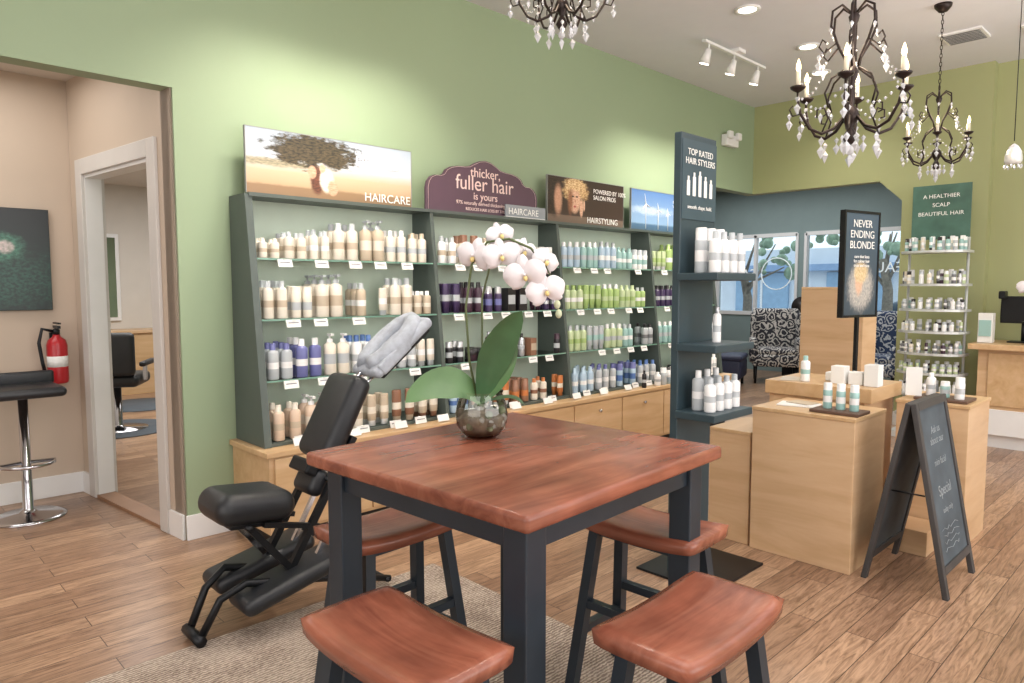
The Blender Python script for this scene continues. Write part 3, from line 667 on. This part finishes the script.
leaf(b,B0,lp(.08,.2,.0),lp(.11,.31,.03),.045,rt*.8-fw*.6,LF2,.2)
leaf(b,B0,lp(-.1,.24,-.02),lp(-.24,.12,-.06),.056,fw*.5+Vector((0,0,.9)),LF2,.15)
leaf(b,B0,lp(-.1,.19,.1),lp(-.15,.14,.22),.045,rt,LEAF,.15)
leaf(b,B0,lp(.1,.17,-.06),lp(.14,.12,-.12),.035,fw,LEAF,.15)
leaf(b,B0,lp(.02,.2,.1),lp(.05,.18,.2),.04,rt,LF2,.15)
b.build('orchid_leaves',ob)
b=MB(); ST=plain('orchid_stem',(84,96,58),.5)
b.tube([lp(-.01,.1),lp(-.04,.25),lp(-.05,.42),lp(-.03,.56),lp(.02,.63),lp(.09,.64),lp(.16,.61),lp(.21,.55)],.004,ST,6)
b.tube([lp(.01,.1,.03),lp(.0,.3,.05),lp(.0,.45,.06),lp(.03,.57,.06),lp(.1,.61,.05),lp(.17,.57,.03)],.0035,ST,6)
for u,v,dd_,r,s,tx in ((-.02,.585,-.01,-12,.056,-.5),(.06,.655,.03,14,.042,.3),(.065,.585,-.05,8,.052,.15),(.135,.60,.02,-15,.046,.5),(.14,.525,-.06,12,.06,-.1),(.205,.57,-.0,-20,.044,.6),(.205,.475,-.05,16,.056,.1)):
    flower(b,lp(u,v,dd_),(-.69+tx*.72,-.72-tx*.69,random.uniform(-.3,.25)),s,r)
for u,v in ((.245,.43),(.25,.40)): b.ball(lp(u,v),(.011,.011,.015),plain('bud',(200,208,176),.5),8,6)
b.tube([lp(.21,.55),lp(.24,.48),lp(.25,.40)],.002,ST,5)
b.build('orchid_blooms',ob)
# ================================================================= MASSAGE CHAIR
YC=2.80; ZO=.02
b=MB()
def pad(x,z,l,w,t,ang,y=YC,mat=LEATH,r=.035,seg=5): b.box((0,0,0),(l,w,t),mat,T(x,y,z+ZO)@R(ang,'Y'),bev=r,seg=seg,smooth=True)
pad(1.18,.49,.33,.28,.13,6,r=.062)
pad(1.18,.425,.22,.2,.03,6,mat=BLK,r=.008,seg=2)
pad(1.59,.80,.10,.27,.40,28,r=.045)
pad(1.47,.53,.08,.18,.12,28,r=.035)
for yo in (-.12,.16): pad(1.30,.175,.46,.2,.07,-13,YC+yo,r=.032)
b.box((0,0,0),(.06,.16,.06),BLK,T(1.44,YC,.60+ZO)@R(30,'Y'),bev=.01)
MZ=T(0,0,ZO)
for yo in (-.11,.11):
    y=YC+yo
    b.tube([(.95,YC-.02+yo*.5,.018),(1.03,YC+yo*.7,.15),(1.12,y,.20),(1.55,y,.1),(1.8,y,.02)],.016,BLK,8,MZ)
    b.bar((1.14,y,.42),(1.38,y,.12),.026,CHROME if yo>0 else BLK,MZ)
    b.bar((1.27,y,.14),(1.62,y,.72),.028,BLK,MZ)
    b.bar((1.37,y,.12),(1.67,y,.66),.018,CHROME,MZ)
    b.bar((1.2,y,.42),(1.44,y,.36),.022,BLK,MZ)
b.tube([(.945,YC-.1,.014),(.945,YC+.06,.014)],.022,BLK,8,MZ)
for x,z in ((1.78,.024),(1.3,.13),(1.14,.42),(1.5,.55)): b.tube([(x,YC-.13,z),(x,YC+.13,z)],.012,BLK,8,MZ)
b.tube([(1.64,YC,.92),(1.79,YC,1.02)],.012,CHROME,8,MZ); b.tube([(1.67,YC-.05,.9),(1.81,YC-.05,1.0)],.008,CHROME,8,MZ)
ch=b.build('massage_chair')
b=MB(); CV=plain('cradle_cover',(190,196,206),.85,0,.14,30,.8)
MFc=T(1.88,YC-.02,1.12+ZO)@R(-38,'Y')
pts=[]
for i in range(17):
    a=math.radians(-165+330*i/16); pts.append((.16*math.cos(a),.075*math.sin(a),0))
b.tube(pts,[.042]*17,CV,14,MFc); b.box((0,0,-.025),(.40,.22,.055),CV,MFc,bev=.026,seg=5)
b.box((0,0,-.06),(.34,.17,.02),BLK,MFc,bev=.005)
b.box((-.07,-.1,-.02),(.2,.03,.06),CV,MFc,bev=.014,seg=3)
b.build('face_cradle',ch)
# ================================================================= CHANDELIERS
def chand():
    b=MB()
    b.lathe([(.006,-.27),(.02,-.26),(.035,-.235),(.02,-.2),(.012,-.19),(.03,-.16),(.042,-.13),(.03,-.1),(.012,-.08),(.01,.02),(.022,.05),(.03,.08),(.016,.11),(.009,.14),(.009,.3),(.02,.32),(.026,.345),(.01,.37),(.008,.42)],(0,0,0),IRON,14)
    b.tube([(.018*math.cos(t),0,.44+.022*math.sin(t)) for t in [2*math.pi*i/12 for i in range(13)]],.004,IRON,6)
    for k in range(6):
        M=R(60*k+15,'Z')
        A=[(.03,0,-.13),(.08,0,-.19),(.14,0,-.215),(.2,0,-.19),(.245,0,-.12),(.262,0,-.05),(.262,0,-.01)]
        b.tube(A,[.008,.008,.008,.0075,.007,.006,.006],IRON,8,M)
        b.tube([(.14,0,-.215),(.11,0,-.14),(.13,0,-.09),(.165,0,-.1),(.165,0,-.135),(.145,0,-.14)],.0045,IRON,6,M)
        b.tube([(.245,0,-.12),(.285,0,-.13),(.3,0,-.1),(.285,0,-.08)],.004,IRON,6,M)
        b.lathe([(.008,-.015),(.02,-.008),(.034,.002),(.038,.012)],(.262,0,0),IRON,12,M)
        b.lathe([(.012,.005),(.011,.085)],(.262,0,0),CREAM,10,M)
        b.lathe([(.006,.085),(.012,.1),(.011,.115),(.002,.145)],(.262,0,0),BULB,8,M)
        b.tube([(.012,0,.36),(.06,0,.40),(.105,0,.37),(.11,0,.3),(.08,0,.22),(.04,0,.15),(.03,0,.1)],.006,IRON,8,M)
        b.tube([(.08,0,.22),(.14,0,.17),(.165,0,.2),(.15,0,.235),(.13,0,.22)],.0045,IRON,6,M)
        b.tube([(.03,0,.1),(.1,0,.05),(.13,0,-.02),(.11,0,-.09)],.005,IRON,6,M)
        for (x,z,s) in ((.262,-.045,.013),(.262,-.09,.019),(.14,-.25,.015),(.14,-.30,.021),(.165,.15,.012),(.165,.11,.017),(.3,-.13,.011),(.3,-.17,.017),(.11,.28,.012),(.11,-.11,.013)):
            b.octa((x,0,z),s,s*3.2,CRYS,M)
        M2=R(60*k+45,'Z')
        for t in range(1,10):
            f=t/10; a=math.radians(60*k+15); c=math.radians(60*k+75)
            p=Vector((math.cos(a),math.sin(a),0)).lerp(Vector((math.cos(c),math.sin(c),0)),f)*.262
            b.octa((p.x,p.y,-.02-.10*math.sin(math.pi*f)),.008,.018,CRYS)
        b.octa((.225,0,-.16),.014,.05,CRYS,M2)
        for t in range(1,8):
            f=t/8; b.octa((.11+(.262-.11)*f,0,.28-.26*f-.07*math.sin(math.pi*f)),.008,.017,CRYS,M)
        b.octa((.06,0,-.24),.011,.035,CRYS,M2); b.octa((.06,0,-.28),.016,.055,CRYS,M2)
    b.ball((0,0,-.295),.022,CRYS,10,8); b.octa((0,0,-.34),.02,.07,CRYS)
    return b
cb=chand(); cd=None
for k,(x,y,z,s) in enumerate(((3.65,1.377,2.37,1.0),(5.92,1.61,2.49,.84),(2.76,2.49,2.95,.88))):
    if cd is None: o=cb.build('crystal_chandelier',origin=(0,0,0)); cd=o.data
    else: o=D.objects.new('crystal_chandelier',cd); C.collection.objects.link(o)
    o.location=(x,y,z); o.scale=(s,)*3
    b=MB(); zt=z+.46*s; n=int((H-.03-zt)/.03)
    for i in range(n):
        M=T(x,y,zt+.03*i)@R(90*(i%2),'Z'); b.tube([(.008*math.cos(t),0,.019*math.sin(t)) for t in [2*math.pi*q/8 for q in range(9)]],.0025,IRON,5,M)
    b.lathe([(.005,-.06),(.03,-.05),(.055,-.02),(.06,0)],(x,y,H),IRON,18)
    c=b.build('hanging_chain'); w=c.matrix_basis.copy(); c.parent=o; c.matrix_parent_inverse=(T(x,y,z)@Matrix.Scale(s,4)).inverted(); c.matrix_basis=w
    l=D.lights.new('candle_glow','POINT'); l.energy=11; l.shadow_soft_size=.12; l.color=(1,.82,.6)
    lo=D.objects.new('candle_glow_lamp',l); C.collection.objects.link(lo); lo.parent=o; lo.location=(0,0,.16)
b=MB(); px,py=6.0,1.15; b.tube([(px,py,H),(px,py,2.42)],.003,BLK,6); b.lathe([(.05,0),(.05,-.02),(.01,-.03)],(px,py,H),WHITE,14)
b.lathe([(.008,.14),(.03,.12),(.05,.08),(.055,.02),(.045,0)],(px,py,2.26),CRYS,14); b.ball((px,py,2.33),.02,BULB,8,6)
for k in range(8): b.octa((px+.05*math.cos(k*.785),py+.05*math.sin(k*.785),2.245),.009,.035,CRYS)
b.build('pendant_lamp')
# ================================================================= RETAIL STAND + DESK
b=MB(); sx,sy=7.25,1.95
for dy in (-.24,.24): b.tube([(sx+.12,sy+dy,0),(sx+.12,sy+dy,1.85)],.012,SILV,8)
b.box((sx+.02,sy,.03),(.36,.56,.06),SILV,bev=.004)
SH=[.22,.42,.62,.8,1.0,1.2,1.43,1.73]
for z in SH:
    n=12; pts=[(sx+.14,sy-.28)]+[(sx+.02-.18*math.cos(math.pi*(i/n-.5)),sy+.28*math.sin(math.pi*(i/n-.5))) for i in range(n+1)]+[(sx+.14,sy+.28)]
    m=len(pts); b.add([(x,y,z) for x,y in pts]+[(x,y,z-.022) for x,y in pts],[tuple(range(m))[::-1],tuple(range(m,2*m))]+[(i,(i+1)%m,m+(i+1)%m,m+i) for i in range(m)],SILV)
b.box((sx+.14,sy,2.09),(.015,.48,.5),plain('sign_green',(70,104,92),.4,0,.25,6),bev=.003)
p=b.build('product_display_stand')
for k,t in enumerate(('A HEALTHIER','SCALP','BEAUTIFUL HAIR')): text(t,T(sx+.13,sy,2.22-k*.08)@R(-90,'Z'),.05,W_,p,align='CENTER')
b=MB()
cols=['white','gray','cream','teal','white','lgreen','silver','dgray','plum']
for z in SH:
    c=random.choice(cols); h=random.uniform(.08,.13)
    for i in range(11):
        if random.random()<.12: continue
        a=math.pi*((i+.5)/11-.5); cc=c if random.random()<.5 else random.choice(cols)
        bottle(b,sx+.02-.14*math.cos(a),sy+.24*math.sin(a),z+.001,h,.02,cc,random.choice(['white','black','gray']),'white',random.choice([0,5,5,1]),8)
    for i in range(6): bottle(b,sx+.08,sy-.2+.08*i,z+.001,h*1.15,.022,random.choice(cols),'white','gray',5,8)
b.build('display_stand_bottles',p)
b=MB(); b.b2(7.2,7.74,-1.6,1.56,.12,.86,MAPLE,bev=.003); b.b2(7.18,7.2,-1.6,1.56,.12,.34,WHITE); b.b2(7.24,7.74,-1.6,1.53,0,.12,WHITE); b.b2(7.1,7.78,-1.65,1.62,.86,.91,MAPLEH,bev=.005)
for i in range(4): b.b2(7.185,7.2,-1.5+i*.76,-.8+i*.76,.37,.83,MAPLEH,bev=.003)
b.build('reception_desk')
b=MB(); b.box((7.3,1.53,1.042),(.1,.11,.26),PAPER,bev=.004); b.box((7.245,1.53,1.04),(.01,.09,.14),BC['teal']); b.build('counter_box')
b=MB(); b.box((7.5,1.3,.917),(.16,.2,.012),BLK,bev=.004); b.tube([(7.52,1.3,.92),(7.52,1.3,1.1)],.015,BLK,10); b.box((7.5,1.3,1.2),(.03,.34,.24),BLK,T(0,0,0),bev=.008)
b.box((7.46,1.45,1.33),(.12,.05,.07),BLK,bev=.01); b.build('computer_monitor')
b=MB(); b.lathe([(.05,0),(.065,.02),(.075,.12),(.07,.13)],(7.24,1.15,.911),BC['white'],18)
fx_,fy_=7.24,1.15
for k in range(5):
    a=k*1.3; leaf(b,(fx_,fy_,1.03),(fx_+.06*math.cos(a),fy_+.06*math.sin(a),1.14),(fx_+.13*math.cos(a),fy_+.13*math.sin(a),1.1),.03,(-math.sin(a),math.cos(a),0),LEAF)
b.tube([(fx_,fy_,1.03),(fx_,fy_+.02,1.3),(fx_-.04,fy_+.05,1.42)],.004,ST,6)
for k in range(4): flower(b,(fx_-.05,fy_+.08-.06*k,1.4-.05*k),(-1,-.4,.1),.07,k*10)
b.build('potted_flower')
# ================================================================= LOUNGE FURNITURE
DM=damask('damask_black_white',(50,50,58),(206,202,196)); DM2=damask('damask_blue',(52,70,104),(206,210,214))
def wing(name,x,y,rz,mat):
    b=MB(); M=T(x,y,0)@R(rz,'Z')
    b.box((0,0,.34),(.66,.62,.18),mat,M,bev=.04,seg=4); b.box((0,-.02,.46),(.54,.54,.1),mat,M,bev=.04,seg=4)
    b.box((0,.28,.72),(.66,.14,.72),mat,M,bev=.05,seg=4)
    for s in (-1,1):
        b.box((s*.32,-.02,.48),(.11,.6,.36),mat,M,bev=.045,seg=4); b.box((s*.32,.18,.82),(.08,.22,.4),mat,M,bev=.035,seg=4)
        for t in (-1,1): b.tube([(s*.28,t*.25,0),(s*.28,t*.25,.26)],[.016,.026],BLK,8,M)
    b.build(name)
wing('wingback_chair',9.95,4.7,-62,DM); wing('wingback_chair',9.9,3.22,-100,DM2)
b=MB(); M=T(9.15,5.05,0)@R(20,'Z'); NV=plain('navy_vinyl',(40,46,72),.5); b.box((0,0,.25),(.62,.5,.28),NV,M,bev=.05,seg=4); b.box((0,0,.41),(.64,.52,.08),NV,M,bev=.035,seg=4)
for s in (-1,1):
    for t in (-1,1): b.tube([(s*.25,t*.19,0),(s*.25,t*.19,.13)],.02,BLK,8,M)
b.build('ottoman')
b=MB(); b.b2(10.7,11.16,4.45,4.95,.0,.9,BLK,bev=.01); b.build('side_table')
b=MB(); b.lathe([(.04,0),(.02,.02),(.02,.05)],(10.85,4.75,.901),BLK,12); b.lathe([(.001,-.005),(.14,0),(.15,.01),(.001,.006)],(0,0,0),plain('plate_dark',(50,46,44),.3,0,.6,14),28,T(10.88,4.75,1.1)@R(-80,'Y')); b.build('decorative_plate')
# ================================================================= ALCOVE
b=MB(); bx,by=.78,5.05
b.lathe([(.2,0),(.2,.008),(.17,.02),(.05,.035),(.028,.06),(.026,.75)],(bx,by,0),CHROME,32)
b.tube([(bx,by,.34)]+[(bx-.15*math.sin(math.radians(a)),by-.17*math.cos(math.radians(a)),.34) for a in range(-80,81,20)]+[(bx,by,.34)],.011,CHROME,8)
b.box((bx-.02,by,.775),(.44,.38,.06),LEATH,bev=.028,seg=4); b.box((bx-.02,by+.18,.83),(.44,.04,.09),LEATH,bev=.018,seg=4); b.box((bx-.235,by,.82),(.04,.36,.06),LEATH,bev=.018,seg=4)
b.build('bar_stool')
b=MB(); ex,ey=1.03,5.36; RED=plain('extinguisher_red',(180,36,44),.3,0,.05)
b.lathe([(.05,0),(.058,.01),(.06,.03),(.06,.25),(.05,.285),(.025,.305),(.02,.32)],(ex,ey,.77),RED,20)
b.lathe([(.0605,.11),(.0605,.18)],(ex,ey,.77),PAPER,20)
b.lathe([(.02,.32),(.022,.35),(.012,.36)],(ex,ey,.77),BLK,12); b.box((ex,ey-.02,1.14),(.02,.13,.018),BLK); b.box((ex+.0,ey-.03,1.165),(.02,.14,.01),BLK)
b.tube([(ex-.01,ey,1.11),(ex-.08,ey-.01,1.13),(ex-.1,ey-.01,1.04),(ex-.085,ey-.01,.91),(ex-.075,ey-.01,.85)],.011,BLK,8)
b.box((ex,5.435,.99),(.05,.025,.22),BLK)
b.build('fire_extinguisher')
pm=printmat('art_water_lily',[(0,(18,30,30)),(.5,(22,40,38)),(1,(14,22,26))],[(.5,.3,.5,.3,(18,44,40),(40,84,72),1.5,.5),(.72,.62,.12,.13,(40,84,70),(70,124,104),.9,.3),(.74,.62,.05,.06,(150,150,140),(206,190,190),.6,.3)],.1)
p=MB(); p.b2(.1,1.03,5.415,5.449,1.25,1.9,pm,bev=.003); p.build('framed_artwork')
b=MB(); M=T(1.95,7.6,0)@R(150,'Z')
b.lathe([(.26,0),(.26,.015),(.05,.03),(.035,.05),(.035,.42)],(0,0,0),CHROME,24,M)
b.box((0,0,.5),(.5,.5,.12),LEATH,M,bev=.05,seg=4); b.box((0,.24,.76),(.46,.1,.42),LEATH,M,bev=.045,seg=4)
for s in (-1,1): b.box((s*.28,0,.66),(.06,.42,.05),LEATH,M,bev=.02,seg=3); b.box((s*.28,.1,.58),(.03,.05,.16),CHROME,M)
b.build('salon_chair')
MAT=plain('rubber_mat',(84,92,100),.8)
for x,y in ((1.95,7.6),(2.55,9.0)):
    b=MB(); b.lathe([(.5,0),(.49,.012)],(x,y,0),MAT,28); b.build('floor_mat')
b=MB(); b.b2(1.9,3.6,9.95,10.38,0,.8,MAPLEH,bev=.004); b.b2(1.88,3.62,9.92,10.39,.8,.84,MAPLE,bev=.004); b.build('styling_station')
MIR=plain('mirror_silver',(220,224,226),.03,1,.01)
b=MB(); b.b2(2.05,2.75,10.36,10.4,.95,2.1,WHITE,bev=.01); b.b2(2.1,2.7,10.352,10.36,1.0,2.05,MIR); b.build('wall_mirror')
# ================================================================= LIGHTS / WORLD / CAMERA
def area(name,loc,rot,sx,sy,p,c=(1,1,1)):
    l=D.lights.new(name,'AREA'); l.shape='RECTANGLE'; l.size=sx; l.size_y=sy; l.energy=p; l.color=c
    o=D.objects.new(name,l); C.collection.objects.link(o); o.location=loc; o.rotation_euler=tuple(math.radians(a) for a in rot); return o
area('storefront_daylight_side',(2.6,-3.5,1.9),(90,0,0),7,2.6,195,(1,.99,.97))
area('storefront_daylight_rear',(-3.5,0,1.9),(90,0,-90),6,2.6,105,(1,.99,.97))
area('overhead_fill',(.8,.6,3.42),(0,0,0),2.6,2.6,62,(1,.96,.91))  # added soft lamp for even light from above, no panel fitting here
area('ceiling_uplight_fill',(5.0,-1.2,2.2),(180,0,0),4,2,100,(1,.98,.96))  # added lamp facing up to brighten the ceiling, no cove exists
area('alcove_fill',(0,4.8,2.72),(0,0,0),2,.8,20,(1,.97,.92))  # fill lamp for the alcove, no fitting behind it
area('salon_fill',(3,7.4,2.72),(0,0,0),3,3,120,(1,.98,.95))  # added lamp to light the salon interior, no fitting behind it
area('lounge_fill',(9.3,5,3.02),(0,0,0),2.5,3,75,(1,1,1))  # added overhead fill that brightens the lounge alongside the daylight
w=D.worlds.new('sky'); C.scene.world=w; w.use_nodes=True
bg=w.node_tree.nodes['Background']; bg.inputs['Color'].default_value=(.78,.89,1,1); bg.inputs['Strength'].default_value=1.7
cam=D.cameras.new('camera'); cam.sensor_width=36; cam.lens=24.61; cam.clip_start=.05
co=D.objects.new('camera',cam); C.collection.objects.link(co); co.location=(0,0,1.4); co.rotation_euler=(math.radians(90-4.45),0,math.radians(-44))
C.scene.camera=co
C.scene.view_settings.view_transform='Standard'
C.scene.view_settings.look='None'
